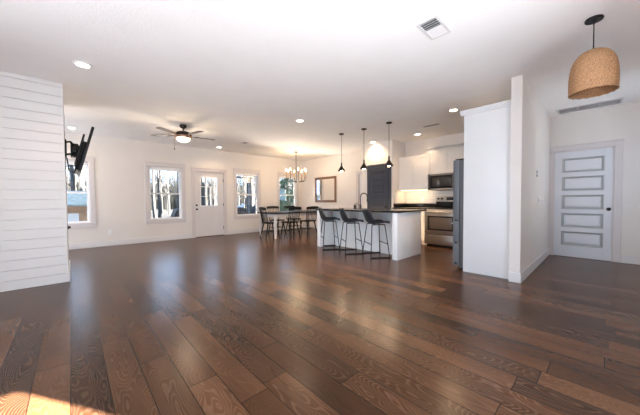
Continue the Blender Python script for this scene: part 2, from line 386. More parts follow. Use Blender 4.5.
# back door with a half light
r = struct(empty('door_4', (DX0, YB, 0))); w = DX1-DX0
casing(r, 0, w, 2.03, head=.095, stop=False)
gx0, gx1, gz0, gz1 = 2.925-DX0, 3.45-DX0, .965, 1.865
b = MB(); y0, y1 = .03, .075
b.box(.018, gx0, y0, y1, .012, 2.012); b.box(gx1, w-.018, y0, y1, .012, 2.012); b.box(gx0, gx1, y0, y1, .012, gz0); b.box(gx0, gx1, y0, y1, gz1, 2.012)
for a, c in ((.15, .43), (.495, .775)):
    ringbox(b, a, c, .2, .82, .03, y0-.008, y0+.003)
    b.box(a+.06, c-.06, y0-.006, y0+.002, .26, .76, .004, 1)
lf = b.build('door_leaf', TRIM, r)
b = MB(); ringbox(b, gx0-.02, gx1+.02, gz0-.02, gz1+.02, .032, y0-.01, y1+.01)
for k in (1, 2):
    xx = gx0+(gx1-gx0)*k/3; b.box(xx-.007, xx+.007, .042, .06, gz0, gz1); zz = gz0+(gz1-gz0)*k/3; b.box(gx0, gx1, .0425, .0595, zz-.007, zz+.007)
b.build('glazing_frame', VINYL, lf); MB().box(gx0, gx1, .049, .053, gz0, gz1).build('door_glass', GLASS, lf)
knob('door_knob', BLACK, 2.803-DX0, .865, lf, .03)
MB().cyl((2.80-DX0, .03, .99), (2.80-DX0, .012, .99), .03, n=20).build('deadbolt', BLACK, lf)
for z in (.25, 1.0, 1.78): MB().box(w-.03, w-.012, .012, .032, z-.05, z+.05, .004).build('hinge', BLACK, lf)
MB().box(.0, w, .0, T, 0, .014, .003).build('threshold', BRONZE, r)

# ------------------------------------------------------------------ kitchen: island
ISLW = mat('island_paint', (.90, .895, .89), .4)
isl = thing('kitchen_island', 'white kitchen island base with solid end panels and knee space', 'island', (0, 0, 0))
MB().box(4.35, 5.28, 2.58, 2.69, 0, .876, .003).build('end_panel', ISLW, isl)
MB().box(4.35, 5.28, 4.65, 4.76, 0, .876, .003).build('end_panel', ISLW, isl)
MB().box(4.76, 5.22, 2.69, 4.65, .0, .876).build('cabinet_body', ISLW, isl)
b = MB(); b.box(4.748, 4.76, 2.69, 4.65, 0, .10, .002, 1); b.build('toe_board', ISLW, isl)
for y0, y1 in ((2.72, 3.34), (3.37, 3.97), (4.0, 4.62)): MB().box(5.22, 5.245, y0, y1, .1, .86, .003).build('cabinet_door', CABW, isl)
tag(MB().box(4.325, 5.46, 2.545, 4.79, .8785, .916, .006).build('island_worktop', GRANITE), 'black granite worktop lying on the white kitchen island', 'worktop')
# faucet
f = thing('kitchen_faucet', 'tall black gooseneck faucet standing on the island worktop', 'faucet', (5.18, 4.09, .916), 0)
MB().cyl((0, 0, 0), (0, 0, .05), .026, .02).build('faucet_base', BLACK, f)
d = Vector((.62, -.78, 0)); pts = [(0, 0, .04), (0, 0, .26)]
pts += [tuple(d*(.085-.085*math.cos(a))+Vector((0, 0, .27+.10*math.sin(a)))) for a in [PI*k/10 for k in range(11)]]
pts += [tuple(d*.17+Vector((0, 0, .2)))]
MB().tube(pts, .013, 10).build('spout', BLACK, f)
MB().cyl(tuple(d*.17+Vector((0, 0, .24))), tuple(d*.17+Vector((0, 0, .16))), .018).build('spray_head', BLACK, f)
MB().tube([(0, 0, .06), (-.05, .03, .09), (-.08, .05, .13)], .007).build('lever', BLACK, f)
f = thing('soap_dispenser', 'small black soap bottle beside the gooseneck faucet', 'dispenser', (5.08, 4.18, .916))
MB().lathe([(0, 0), (.03, 0), (.032, .01), (.032, .075), (.02, .09), (.012, .095), (0, .095)]).build('bottle', BLACKP, f)
MB().tube([(0, 0, .09), (0, 0, .125), (.02, -.02, .13)], .006).build('pump', BLACKP, f)

# ------------------------------------------------------------------ kitchen: wall run
XF = 6.33
def shaker(b, y0, y1, z0, z1, x, s=.06):
    b.box(x, x+.012, y0+.004, y1-.004, z0+.003, z1-.003)
    for a in ((y0+.002, y0+s, z0+.002, z1-.002), (y1-s, y1-.002, z0+.002, z1-.002), (y0+s, y1-s, z0+.002, z0+s), (y0+s, y1-s, z1-s, z1-.002)):
        b.box(x-.010, x+.004, *a, .002, 1)
c = thing('base_cabinet', 'white shaker base cabinet between the slate door and the range', 'cabinet')
MB().box(XF+.012, XW-.01, 2.985, 3.888, .1, .876).build('carcass', CABW, c); MB().box(XF+.07, XW-.01, 2.985, 3.888, 0, .1).build('toe_kick', CABW, c)
for y0, y1 in ((2.985, 3.44), (3.44, 3.9)):
    b = MB(); shaker(b, y0, y1, .11, .68, XF); b.build('door', CABW, c)
    b = MB(); b.box(XF-.01, XF+.012, y0+.003, y1-.003, .69, .87, .003); b.build('drawer', CABW, c)
wt = thing('wall_worktop', 'black granite counter and upstand next to the range', 'worktop')
MB().box(XF-.03, XW, 2.983, 3.9, .8785, .916, .005).build('slab', GRANITE, wt); MB().box(XW-.02, XW, 2.983, 3.9, .916, 1.02, .003).build('upstand', GRANITE, wt)
MB().box(6.36, XW, 3.88, 3.9, .916, 1.02, .003).build('side_upstand', GRANITE, wt)
struct(MB().box(XW-.008, XW, 1.0, 3.9, .9, 1.75).build('trim_1', TILE))
struct(MB().box(6.36, XW, 3.892, 3.9, .916, 1.38).build('trim_2', TILE))
def crown(b, x, y0, y1, z, d=.05):
    b.prism([(x, z), (x-.012, z+.005), (x-.02, z+.03), (x-d, z+.06), (x-d, z+.072), (XW, z+.072), (XW, z)], lambda u, v, w: Vector((min(u, XW-.012), w, v)), y0, y1)
c = thing('upper_cabinet', 'lower white two-door wall cabinet next to the slate door', 'cabinet', group='wall cabinets')
MB().box(6.652, XW-.01, 3.075, 3.89, 1.375, 2.2).build('carcass', CABW, c)
for y0, y1 in ((3.075, 3.488), (3.488, 3.888)):
    b = MB(); shaker(b, y0, y1, 1.375, 2.2, 6.64); b.build('door', CABW, c)
b = MB(); crown(b, 6.645, 3.075, 3.89, 2.2, .03); b.build('crown_moulding', CABW, c)
c = thing('upper_cabinet', 'taller white wall cabinet with crown moulding over the microwave', 'cabinet', group='wall cabinets')
MB().box(6.602, XW-.01, 1.55, 3.07, 1.755, 2.34).build('carcass', CABW, c)
for y0, y1 in ((2.63, 3.07), (2.20, 2.63), (1.55, 2.20)):
    b = MB(); shaker(b, y0, y1, 1.755, 2.34, 6.59); b.build('door', CABW, c)
b = MB(); crown(b, 6.595, 1.55, 3.07, 2.34, .06); b.build('crown_moulding', CABW, c)
s = tag(MB().box(6.70, 6.74, 3.12, 3.86, 1.362, 1.374).build('under_cabinet_lamp', STRIP), 'warm lit strip lamp under the lower wall cabinet', 'lamp')
area('under_cabinet_light', (6.72, 3.49, 1.355), (0.15, 0, -1), .05, .7, 2.6, (1, .66, .36)).rotation_euler[2] = 0
# microwave
m = thing('microwave', 'stainless microwave with black window mounted over the range', 'microwave', (6.57, 2.985, 1.352), -PI/2)
MB().box(0, .76, .02, .395, 0, .398, .004).build('case', DSTEEL, m)
d = MB().box(.0, .58, -.005, .02, .045, .36, .005).build('door', OVENG, m)
MB().box(.055, .50, -.009, -.002, .085, .315, .004).build('door_window', mat('microwave_window', (.04, .036, .034), .15), d)
MB().tube([(.55, -.004, .07), (.55, -.04, .08), (.55, -.04, .33), (.55, -.004, .34)], .009).build('handle', STEEL, d)
p = MB().box(.585, .76, -.005, .02, .045, .36, .004).build('control_panel', OVENG, m)
MB().box(.61, .735, -.0065, -.004, .30, .335).build('display', mat('lcd', (.02, .05, .05), .2), p)
b = MB()
for i in range(4):
    for j in range(3): MB().box(.612+j*.044, .645+j*.044, -.0075, -.004, .075+i*.05, .105+i*.05, .002, 1).build('keypad_button', BLACKP, p)
b.bm.free()
MB().box(0, .76, -.004, .02, .362, .398, .003).build('vent_strip', STEEL, m); MB().box(0, .76, -.004, .02, 0, .043, .003).build('bottom_strip', STEEL, m)
# range
g = thing('range', 'stainless electric range with black oven window and glass cooktop', 'range', (6.27, 2.975, 0), -PI/2)
RW = .76
MB().box(.0, RW, .03, .69, .05, .895, .003).build('body', DSTEEL, g)
MB().box(.03, RW-.03, .06, .66, .0, .05).build('plinth', BLACKP, g)
MB().box(0, RW, -.005, .69, .895, .916, .004).build('cooktop', OVENG, g)
for x, y, rr in ((.2, .18, .1), (.56, .18, .08), (.2, .45, .08), (.56, .45, .1)):
    q = MB(); q.lathe([(rr-.004, .9165), (rr, .9168), (rr+.003, .9165)], (x, y, 0), 40); q.build('burner_ring', mat('burner_grey', (.10, .10, .10), .3), g)
d = MB().box(.0, RW, -.015, .03, .30, .885, .006).build('oven_door', STEEL, g)
MB().box(.075, RW-.075, -.0185, -.01, .395, .735, .01).build('door_frame', OVENG, d)
MB().box(.12, RW-.12, -.0205, -.015, .43, .70, .008).build('oven_window', mat('oven_window_glass', (.085, .068, .058), .25, spec=.3), d)
MB().tube([(.05, -.012, .815), (.055, -.06, .825), (RW-.055, -.06, .825), (RW-.05, -.012, .815)], .014, 10).build('oven_handle', STEEL, d)
d = MB().box(.0, RW, -.012, .03, .06, .285, .006).build('warming_drawer', STEEL, g)
MB().box(.04, RW-.04, -.028, -.01, .235, .262, .006).build('drawer_pull', STEEL, d)
p = MB().box(.0, RW, .62, .69, .916, 1.205, .006).build('backguard', OVENG, g)
MB().box(.0, RW, .612, .63, 1.07, 1.207, .004).build('control_fascia', mat('brushed_fascia', (.60, .53, .46), .5, metal=.1), p)
MB().box(.27, .50, .608, .615, 1.10, 1.18, .003).build('clock_display', OVENG, p)
for x in (.07, .16, .60, .69): MB().cyl((x, .612, 1.14), (x, .585, 1.14), .024, .02, 16).build('control_knob', BLACKP, p)
# refrigerator, facing the range aisle (+Y)
rf = thing('refrigerator', 'grey stainless refrigerator standing behind the tall white panel', 'refrigerator', (4.49, .9, 0))
MB().box(0.0, .90, 0, .66, .03, 1.74, .004).build('body', DSTEEL, rf); MB().box(.03, .87, .05, .62, 0, .03).build('plinth', BLACKP, rf)
for x0, x1 in ((0, .447), (.453, .90)):
    d = MB().box(x0, x1, .668, .765, .79, 1.745, .008).build('door', DSTEEL, rf)
    hx = .41 if x0 == 0 else .49
    MB().tube([(hx, .765, .88), (hx, .81, .9), (hx, .81, 1.6), (hx, .765, 1.62)], .011).build('handle', STEEL, d)
for z0, z1 in ((.06, .42), (.43, .78)):
    d = MB().box(0, .90, .668, .765, z0, z1, .008).build('freezer_drawer', DSTEEL, rf)
    MB().tube([(.08, .765, z1-.06), (.09, .81, z1-.055), (.81, .81, z1-.055), (.82, .765, z1-.06)], .011).build('handle', STEEL, d)
for z in (1.745, ): MB().box(.02, .1, .60, .74, z-.005, z+.02, .004).build('hinge_cap', BLACKP, rf)
for z in (.785, .425, .10): MB().box(-.006, .01, .70, .735, z-.012, z+.012, .003).build('hinge_pin', BLACKP, rf)
# tall end panel with crown
tp = thing('fridge_end_panel', 'tall white cabinet panel with crown beside the refrigerator', 'panel')
MB().box(4.43, 4.474, .878, 1.488, 0, 2.40, .003).build('panel', PANELW, tp)
MB().box(4.474, 5.42, .878, 1.488, 1.79, 2.40, .003).build('bridge_cabinet', PANELW, tp)
b = MB(); zc = 2.40
b.prism([(0, zc), (.012, zc+.004), (.018, zc+.025), (.045, zc+.055), (.045, zc+.07), (-.9, zc+.07), (-.9, zc)], lambda u, v, w: Vector((4.43-u, w, v)), .878, 1.532)
b.build('crown_moulding', PANELW, tp)

# ------------------------------------------------------------------ bar stools
def make_stool(label):
    t = thing('bar_stool', label, 'stool', group='bar stools along the island')
    prof = [(.215, .655), (.19, .668), (.10, .655), (-.02, .640), (-.10, .640), (-.155, .665), (-.19, .72), (-.215, .80), (-.235, .88), (-.245, .945)]
    wd = [.17, .20, .215, .22, .222, .222, .22, .212, .20, .18]; lift = [.0, .01, .03, .05, .07, .075, .06, .045, .03, .02]
    bm = bmesh.new(); nu = 12; G = []
    for (x, z), w_, l in zip(prof, wd, lift):
        i = prof.index((x, z)); a = prof[max(0, i-1)]; c2 = prof[min(len(prof)-1, i+1)]
        tx, tz = c2[0]-a[0], c2[1]-a[1]; n = math.hypot(tx, tz); nx, nz = -tz/n, tx/n
        if nz < 0 and abs(nz) > abs(nx): nx, nz = -nx, -nz
        if abs(nx) >= abs(nz) and nx < 0: nx, nz = -nx, -nz
        G.append([bm.verts.new((x+nx*l*abs(u)**2.4, w_*u, z+nz*l*abs(u)**2.4)) for u in [2*k/nu-1 for k in range(nu+1)]])
    for A, B in zip(G, G[1:]):
        for k in range(nu): bm.faces.new((A[k], A[k+1], B[k+1], B[k]))
    bmesh.ops.recalc_face_normals(bm, faces=bm.faces[:])
    bmesh.ops.solidify(bm, geom=bm.faces[:], thickness=.026)
    for _ in range(1): bmesh.ops.subdivide_edges(bm, edges=bm.edges[:], cuts=1, use_grid_fill=True, smooth=.6)
    q = MB(); q.bm.free(); q.bm = bm; q.build('bucket_seat', CHARC, t, ang=1.2)
    r_ = .0095
    for s in (-1, 1):
        y1, y0 = s*.255, s*.15
        for x1, x0 in ((.19, .13), (-.19, -.13)):
            MB().tube([(x1, y1, .012), (x0, y0, .636)], r_, 8).build('leg', BLACK, t)
        MB().tube([(-.205, y1, .011), (.205, y1, .011)], .011, 8).build('floor_bar', BLACK, t)
        MB().tube([(-.13, y0, .636), (.13, y0, .636)], r_, 8).build('seat_rail', BLACK, t)
    f_ = .26/.636; yy = .255-(.105)*f_; xx = .19-.06*f_
    MB().tube([(xx, -yy, .26), (xx, yy, .26)], r_, 8).build('footrest', BLACK, t)
    MB().tube([(-xx, -yy, .26), (-xx, yy, .26)], r_, 8).build('footrest', BLACK, t)
    return t
A = math.radians(-34)
st = make_stool('charcoal bucket bar stool closest to the exposed white island end'); st.location = (4.445, 3.125, 0); st.rotation_euler = (0, 0, A)
dup(st, (4.385, 3.72, 0), A, 'charcoal bucket bar stool in the middle of the three')
dup(st, (4.40, 4.40, 0), A, 'charcoal bucket bar stool nearest to the dining table')

# ------------------------------------------------------------------ dining set
TX0, TX1, TY0, TY1 = 4.24, 6.35, 6.47, 7.47
tb = thing('dining_table', 'long dining table with dark wood top and white legs', 'table', (0, 0, 0))
MB().box(TX0, TX1, TY0, TY1, .722, .762, .006).build('tabletop', TOPW, tb)
b = MB(); x0, x1, y0, y1 = TX0+.1, TX1-.1, TY0+.09, TY1-.09
b.box(x0, x1, y0, y0+.022, .625, .722); b.box(x0, x1, y1-.022, y1, .625, .722); b.box(x0, x0+.022, y0+.022, y1-.022, .625, .722); b.box(x1-.022, x1, y0+.022, y1-.022, .625, .722)
b.build('apron', TRIM, tb)
for x in (TX0+.10, TX1-.10):
    for y in (TY0+.09, TY1-.09):
        q = MB(); q.box(x-.045, x+.045, y-.045, y+.045, .60, .722, .004); q.lathe([(0, 0), (.028, 0), (.034, .03), (.03, .06), (.038, .12), (.046, .4), (.05, .5), (.034, .545), (.046, .57), (.04, .60), (0, .6)], (x, y, 0), 20)
        q.build('leg', TRIM, tb)
def make_chair(label):
    t = thing('dining_chair', label, 'chair', group='dining chairs around the table')   # faces +y
    b = MB(); poly = [(-.20, -.19), (.20, -.19), (.225, .0), (.22, .18), (.12, .215), (-.12, .215), (-.22, .18), (-.225, 0)]
    b.prism(poly, lambda u, v, w: Vector((u, v, w)), .435, .465)
    bmesh.ops.bevel(b.bm, geom=b.bm.edges[:], offset=.008, segments=2, affect='EDGES'); b.build('seat', DARKW, t)
    for sx in (-1, 1):
        MB().tube([(sx*.15, .15, .44), (sx*.205, .205, 0)], [.022, .015], 10).build('leg', DARKW, t)
        MB().tube([(sx*.15, -.14, .44), (sx*.20, -.235, 0)], [.022, .015], 10).build('leg', DARKW, t)
        MB().tube([(sx*.18, .178, .2), (sx*.177, -.185, .2)], .010, 8).build('side_stretcher', DARKW, t)
    MB().tube([(-.178, 0, .2), (.178, 0, .2)], .010, 8).build('cross_stretcher', DARKW, t)
    for sx in (-1, 1): MB().tube([(sx*.19, -.165, .46), (sx*.215, -.235, .86)], [.013, .011], 8).build('back_post', DARKW, t)
    for k in range(6):
        u = (k-2.5)/2.5; MB().tube([(u*.125, -.172-.012*(1-u*u), .46), (u*.155, -.24-.015*(1-u*u), .86)], .0085, 6).build('spindle', DARKW, t)
    b = MB(); n = 12; P = []
    for z, o_ in ((.84, .0), (.93, -.015)):
        for th in (-.011, .011):
            P.append([b.bm.verts.new((u*.245, -.238-.018*(1-u*u)+o_+th, z-(.018*u*u if z > .9 else 0))) for u in [2*k/n-1 for k in range(n+1)]])
    for i, j in ((0, 1), (1, 3), (3, 2), (2, 0)):
        for k in range(n): b.bm.faces.new((P[i][k], P[i][k+1], P[j][k+1], P[j][k]))
    b.bm.faces.new([P[i][0] for i in (0, 1, 3, 2)]); b.bm.faces.new([P[i][n] for i in (0, 1, 3, 2)])
    b.build('crest_rail', DARKW, t); return t
ch = make_chair('black spindle-back chair at the table end nearest the back door'); ch.location = (4.36, 6.87, 0); ch.rotation_euler = (0, 0, -PI/2-.12)
dup(ch, (4.93, 6.64, 0), .05, 'black spindle-back chair on the room side, nearer the back door')
dup(ch, (5.66, 6.64, 0), -.03, 'black spindle-back chair on the room side, nearer the mirror wall')
dup(ch, (5.13, 7.66, 0), PI, 'black spindle-back chair under the windows, nearer the back door')
dup(ch, (5.88, 7.68, 0), PI+.05, 'black spindle-back chair under the windows, nearer the mirror wall')

# ------------------------------------------------------------------ mirror
m = thing('wall_mirror', 'square mirror in a brown wood frame above the dining area', 'mirror', (XW, 7.72, 1.04), -PI/2)
b = MB(); ringbox(b, 0, 1.14, 0, .955, .085, -.035, 0, .006); b.build('frame', WOODF, m)
MB().box(.08, 1.06, -.012, -.004, .08, .875).build('mirror_glass', MIRR, m)

# ------------------------------------------------------------------ television on an arm
tv = thing('tv', 'black flat television tilted down on a swing arm at the shiplap wall end', 'television', (-.056, 5.25, 1.9))
ta = math.atan2(.165, .68); Mx = Matrix.Translation((.235, 0, .005)) @ Matrix.Rotation(ta, 4, 'Y')
MB().box(-.018, .016, -.02, 1.21, -.345, .345, .008, 2, Mx).build('bezel', BLACKP, tv)
MB().box(.0155, .0175, -.008, 1.198, -.325, .335, 0, 2, Mx).build('screen', SCREEN, tv)
MB().box(-.065, -.016, .12, 1.07, -.32, .12, .012, 2, Mx).build('back_housing', BLACKP, tv)
a = MB(); a.box(-.085, -.06, .10, .16, -.25, .22, .004, 1, Mx); a.box(-.085, -.06, .52, .58, -.25, .22, .004, 1, Mx); a.box(-.10, -.083, .08, .60, -.03, .03, .004, 1, Mx)
a.build('mount_rail', BLACK, tv)
MB().box(0, .02, .1, .40, -.12, .13, .004).build('wall_plate', BLACK, tv)
MB().tube([(.015, .18, .10), (.06, .10, .10), (.085, .2, .08), (.14, .3, .03)], .016, 8).build('swing_arm', BLACK, tv)
MB().tube([(.015, .18, -.08), (.06, .10, -.08), (.085, .2, -.06), (.14, .3, .0)], .016, 8).build('swing_arm', BLACK, tv)
MB().box(.06, .15, .22, .42, -.10, .10, .01).build('mount_head', BLACK, tv)
MB().tube([(.12, .12, -.27), (.09, .10, -.35), (.04, .12, -.33), (.02, .15, -.14)], .008, 6).build('cable', BLACKP, tv)
k = MB(); k.box(-.056, -.046, 5.53, 5.60, .70, .76, .004); k.cyl((-.046, 5.565, .73), (-.02, 5.565, .73), .018, n=14)
tag(k.build('wall_bumper', BLACKP), 'small black knob low on the end of the shiplap wall', 'knob')

# ------------------------------------------------------------------ ceiling fan
fz = H
f = thing('ceiling_fan', 'dark five-blade ceiling fan with lit glass bowl', 'ceiling fan', (1.77, 6.15, H))
MB().lathe([(0, 0), (.065, 0), (.07, -.02), (.06, -.055), (.035, -.075), (0, -.075)]).build('canopy', BRONZE, f)
MB().cyl((0, 0, -.07), (0, 0, -.19), .014).build('downrod', BRONZE, f)
MB().lathe([(0, -.13), (.05, -.135), (.11, -.15), (.155, -.18), (.165, -.215), (.165, -.235), (0, -.235)]).build('motor_housing', BRONZE, f)
MB().lathe([(.165, -.232), (.168, -.24), (.165, -.27), (.155, -.285), (0, -.285)]).build('trim_band', COPPER, f)
MB().lathe([(.13, -.283), (.125, -.31), (.105, -.335), (.07, -.35), (0, -.355)]).build('light_bowl', mat('lit_bowl_glass', (.9, .85, .75), .4, emit=(1, .85, .64), estr=7), f)
for k in range(5):
    a = math.radians(140+72*k); Mx = Matrix.Rotation(a, 4, 'Z') @ Matrix.Translation((0, 0, -.225)) @ Matrix.Rotation(.13, 4, 'X')
    b = MB(); poly = [(.24, -.05), (.60, -.06), (.645, -.052), (.66, -.03), (.66, .03), (.645, .052), (.60, .06), (.24, .05)]
    b.prism(poly, lambda u, v, w: Mx @ Vector((u, v, w)), -.004, .004); bl = b.build('blade', BLADE, f)
    MB().box(.13, .30, -.022, .022, -.012, -.004, .002, 1, Mx).build('blade_iron', BRONZE, bl)
MB().tube([(-.14, .09, -.28), (-.15, .095, -.36), (-.15, .095, -.50)], .003, 6).build('pull_chain', BRONZE, f)
MB().lathe([(0, -.53), (.012, -.525), (.012, -.505), (0, -.49)], (-.15, .095, 0), 12).build('chain_pull', BRONZE, f)
lamp('fan_light', 'POINT', (1.77, 6.15, H-.42), 17, (1, .76, .52), shadow_soft_size=.16)

# ------------------------------------------------------------------ recessed lights
WARM = (1, .70, .46)
rec = [((.132, 4.226), 'recessed ceiling light nearest the shiplap wall', .8), ((.04, 7.967), 'recessed ceiling light by the television', .6),
       ((3.278, 7.933), 'recessed ceiling light before the back door', .8), ((3.421, 4.24), 'recessed ceiling light alone in the middle of the ceiling', 1.3),
       ((6.19, 4.44), 'recessed ceiling light washing the wall over the slate door', .9), ((6.29, 3.18), 'recessed ceiling light in front of the wall cabinets', .55),
       ((5.08, 1.887), 'recessed ceiling light beside the tall panel crown', 1.4)]
first = None
for (x, y), lab, e in rec:
    if first is None:
        first = thing('recessed_light', lab, 'light', (x, y, H), group='recessed ceiling lights')
        MB().lathe([(.062, -.002), (.066, -.012), (.09, -.008), (.095, 0), (.062, 0)], n=36, close=True).build('trim_ring', VINYL, first)
        MB().lathe([(0, -.004), (.064, -.004), (.064, -.001), (0, -.001)], n=36).build('lens', LENS, first)
    else: dup(first, (x, y, H), 0, lab)
    l = lamp('recessed_beam', 'SPOT', (x, y, H-.03), (24 if x < 6 and y > 2 else 44)*e, WARM if x < 6 and y > 2 else (1, .68, .42), spot_size=2.6, spot_blend=.9, shadow_soft_size=.06)

# ------------------------------------------------------------------ island pendants
def make_pendant(label, loc):
    p = thing('island_pendant', label, 'pendant light', loc, group='pendants over the island')
    MB().lathe([(0, 0), (.06, 0), (.062, -.012), (.055, -.022), (0, -.024)]).build('canopy', BRONZE, p)
    MB().cyl((0, 0, -.02), (0, 0, -.72), .0045, n=8).build('cord', BLACKP, p)
    MB().lathe([(0, -.70), (.014, -.70), (.018, -.74), (.018, -.79), (0, -.79)]).build('socket', BRONZE, p)
    MB().lathe([(.018, -.775), (.03, -.80), (.058, -.845), (.086, -.89), (.09, -.912), (.086, -.912), (.082, -.893), (.054, -.85), (.026, -.805), (.015, -.775)], n=36, close=True).build('cone_shade', BRONZE, p)
    MB().lathe([(0, -.925), (.022, -.918), (.034, -.895), (.03, -.865), (.014, -.83), (0, -.82)]).build('bulb', BULB, p)
    return p
p0 = make_pendant('black cone pendant over the island end near the dining table', (4.851, 4.41, H))
dup(p0, (4.897, 3.761, H), 0, 'black cone pendant in the middle of the island row')
dup(p0, (4.895, 3.105, H), 0, 'black cone pendant over the island end near the range')
for x, y in ((4.851, 4.41), (4.897, 3.761), (4.895, 3.105)): lamp('pendant_beam', 'SPOT', (x, y, H-.935), 70, (1, .72, .45), spot_size=2.5, spot_blend=.6, shadow_soft_size=.03)

# ------------------------------------------------------------------ chandelier
c = thing('chandelier', 'dark metal eight-candle chandelier hanging over the dining table', 'chandelier', (5.49, 7.03, H))
MB().lathe([(0, 0), (.06, 0), (.065, -.015), (.05, -.03), (0, -.035)]).build('canopy', BRONZE, c)
MB().cyl((0, 0, -.03), (0, 0, -.98), .008, n=10).build('stem', BRONZE, c)
MB().lathe([(0, -1.03), (.02, -1.025), (.04, -1.0), (.04, -.975), (.02, -.96), (0, -.95)]).build('hub', BRONZE, c)
for k in range(8):
    a = 2*PI*k/8-.467; d = Vector((math.cos(a), math.sin(a), 0)); R_ = .335
    ar = MB().tube([d*.02+Vector((0, 0, -.99)), d*.2+Vector((0, 0, -.995)), d*.28+Vector((0, 0, -.98)), d*.325+Vector((0, 0, -.94)), d*R_+Vector((0, 0, -.86))], .009, 8).build('arm', BRONZE, c)
    q = d*R_
    MB().lathe([(0, -.865), (.024, -.86), (.026, -.85), (.014, -.845), (.013, -.66), (0, -.66)], (q.x, q.y, 0), 14).build('candle_sleeve', BRASS, ar)
    MB().lathe([(0, -.66), (.012, -.655), (.016, -.63), (.013, -.595), (.004, -.57), (0, -.565)], (q.x, q.y, 0), 14).build('candle_bulb', BULBC, ar)
lamp('chandelier_light', 'POINT', (5.49, 7.03, H-.56), 32, (1, .70, .42), shadow_soft_size=.3)

# ------------------------------------------------------------------ rattan pendant in the hall
p = thing('rattan_pendant', 'woven rattan dome pendant hanging on a black cord', 'pendant light', (3.478, .088, H))
MB().lathe([(0, 0), (.06, 0), (.063, -.008), (.06, -.018), (0, -.02)], n=36).build('canopy', BLACK, p)
MB().cyl((0, 0, -.015), (0, 0, -.28), .0045, n=8).build('cord', BLACKP, p)
prof = [(.03, -.282), (.068, -.292), (.100, -.314), (.127, -.35), (.145, -.395), (.156, -.455), (.161, -.52), (.161, -.60), (.159, -.652)]
def interp(q):
    q *= len(prof)-1; i = min(int(q), len(prof)-2); f_ = q-i; return (prof[i][0]*(1-f_)+prof[i+1][0]*f_, prof[i][1]*(1-f_)+prof[i+1][1]*f_)
b = MB(); n, mrow = 144, 60; R1, R2 = [], []
for j in range(mrow+1):
    r_, z_ = interp(j/mrow)
    w_ = lambda k: .0035*math.cos(PI*k/2)*(1 if j % 2 else -1)
    R1.append([b.bm.verts.new(((r_+w_(k))*math.cos(2*PI*k/n), (r_+w_(k))*math.sin(2*PI*k/n), z_)) for k in range(n)])
    R2.append([b.bm.verts.new(((r_+w_(k)-.006)*math.cos(2*PI*k/n), (r_+w_(k)-.006)*math.sin(2*PI*k/n), z_)) for k in range(n)])
for R_, fl in ((R1, 0), (R2, 1)):
    for P, Q in zip(R_, R_[1:]):
        for k in range(n): b.bm.faces.new((P[k], P[(k+1) % n], Q[(k+1) % n], Q[k]))
for k in range(n): b.bm.faces.new((R1[-1][k], R1[-1][(k+1) % n], R2[-1][(k+1) % n], R2[-1][k])); b.bm.faces.new((R1[0][k], R1[0][(k+1) % n], R2[0][(k+1) % n], R2[0][k]))
sh = b.build('woven_shade', RATTAN, p, ang=1.0)
b = MB(); q = [(.159*math.cos(2*PI*k/64), .159*math.sin(2*PI*k/64), -.654+.003*math.sin(k*8)) for k in range(65)]; b.tube(q, .006, 8); b.build('rim', RATTAN, sh)
MB().lathe([(0, -.274), (.032, -.276), (.034, -.288), (0, -.292)]).build('top_cap', BLACK, p)
MB().cyl((0, 0, -.27), (0, 0, -.36), .02, n=12).build('socket', BLACKP, p)
MB().lathe([(0, -.36), (.015, -.365), (.03, -.40), (.028, -.43), (0, -.45)], n=16).build('bulb', mat('unlit_bulb', (.8, .8, .78), .2), p)

# ------------------------------------------------------------------ vents
v = thing('ceiling_vent', 'white two-way supply vent alone on the ceiling', 'vent', (2.535, 1.122, H), group='ceiling vents')
b = MB(); ringbox(b, -.17, .17, 0, .2, .028, 0, .01); 
for w_ in b.bm.verts: w_.co = Vector((w_.co.x, w_.co.z-.1, -w_.co.y))
b.build('frame', TRIM, v); MB().box(-.145, .145, -.075, .075, -.002, 0).build('duct_shade_sheet', mat('vent_shadow', (.12, .125, .13), .8), v)  # dark sheet coloured as the shade inside the duct, no hole cut
b = MB()
for k in range(9):
    x = -.13+k*.0325; s = -1 if k < 4 else 1; Mx = Matrix.Translation((x, 0, -.007)) @ Matrix.Rotation(s*.7, 4, 'Y'); b.box(-.011, .011, -.074, .074, -.0008, .0008, 0, 1, Mx)
b.box(-.003, .003, -.074, .074, -.01, -.001)
b.build('louvre', TRIM, v)
GRILLR = mat('grille_shadow', (.22, .225, .23), .8)
v = thing('return_grille', 'long white return-air grille on the hall ceiling above the door', 'vent', (6.66, .22, H), group='ceiling vents')
b = MB(); ringbox(b, -.18, .18, 0, .82, .03, 0, .012)
for w_ in b.bm.verts: w_.co = Vector((w_.co.x, w_.co.z-.41, -w_.co.y))
b.build('frame', TRIM, v); MB().box(-.155, .155, -.385, .385, -.002, 0).build('duct_shade_sheet', GRILLR, v)  # grey sheet stands in for the shaded duct behind the slats
b = MB()
for k in range(14):
    Mx = Matrix.Translation((-.143+k*.022, 0, -.008)) @ Matrix.Rotation(-.5, 4, 'Y'); b.box(-.007, .009, -.384, .384, -.0008, .0008, 0, 1, Mx)
for y in (-.128, .128): b.box(-.155, .155, y-.004, y+.004, -.014, -.001)
b.build('louvre', TRIM, v)
for (x, y, w_, l, lab) in ((5.75, 2.6, .05, .32, 'narrow slot vent on the kitchen ceiling'), (3.57, 6.85, .07, .20, 'small ceiling vent between the fan and the chandelier')):
    v = thing('ceiling_vent', lab, 'vent', (x, y, H), group='ceiling vents')
    MB().box(-w_-.02, w_+.02, -l/2-.02, l/2+.02, -.008, 0, .003).build('frame', TRIM, v)
    b = MB()
    for k in range(4): xx = -w_+w_*2*(k+.5)/4; b.box(xx-w_*.14, xx+w_*.14, -l/2, l/2, -.0095, -.007)
    b.build('louvre', GRILLR, v)  # dark strips paint the shaded slots between the slats

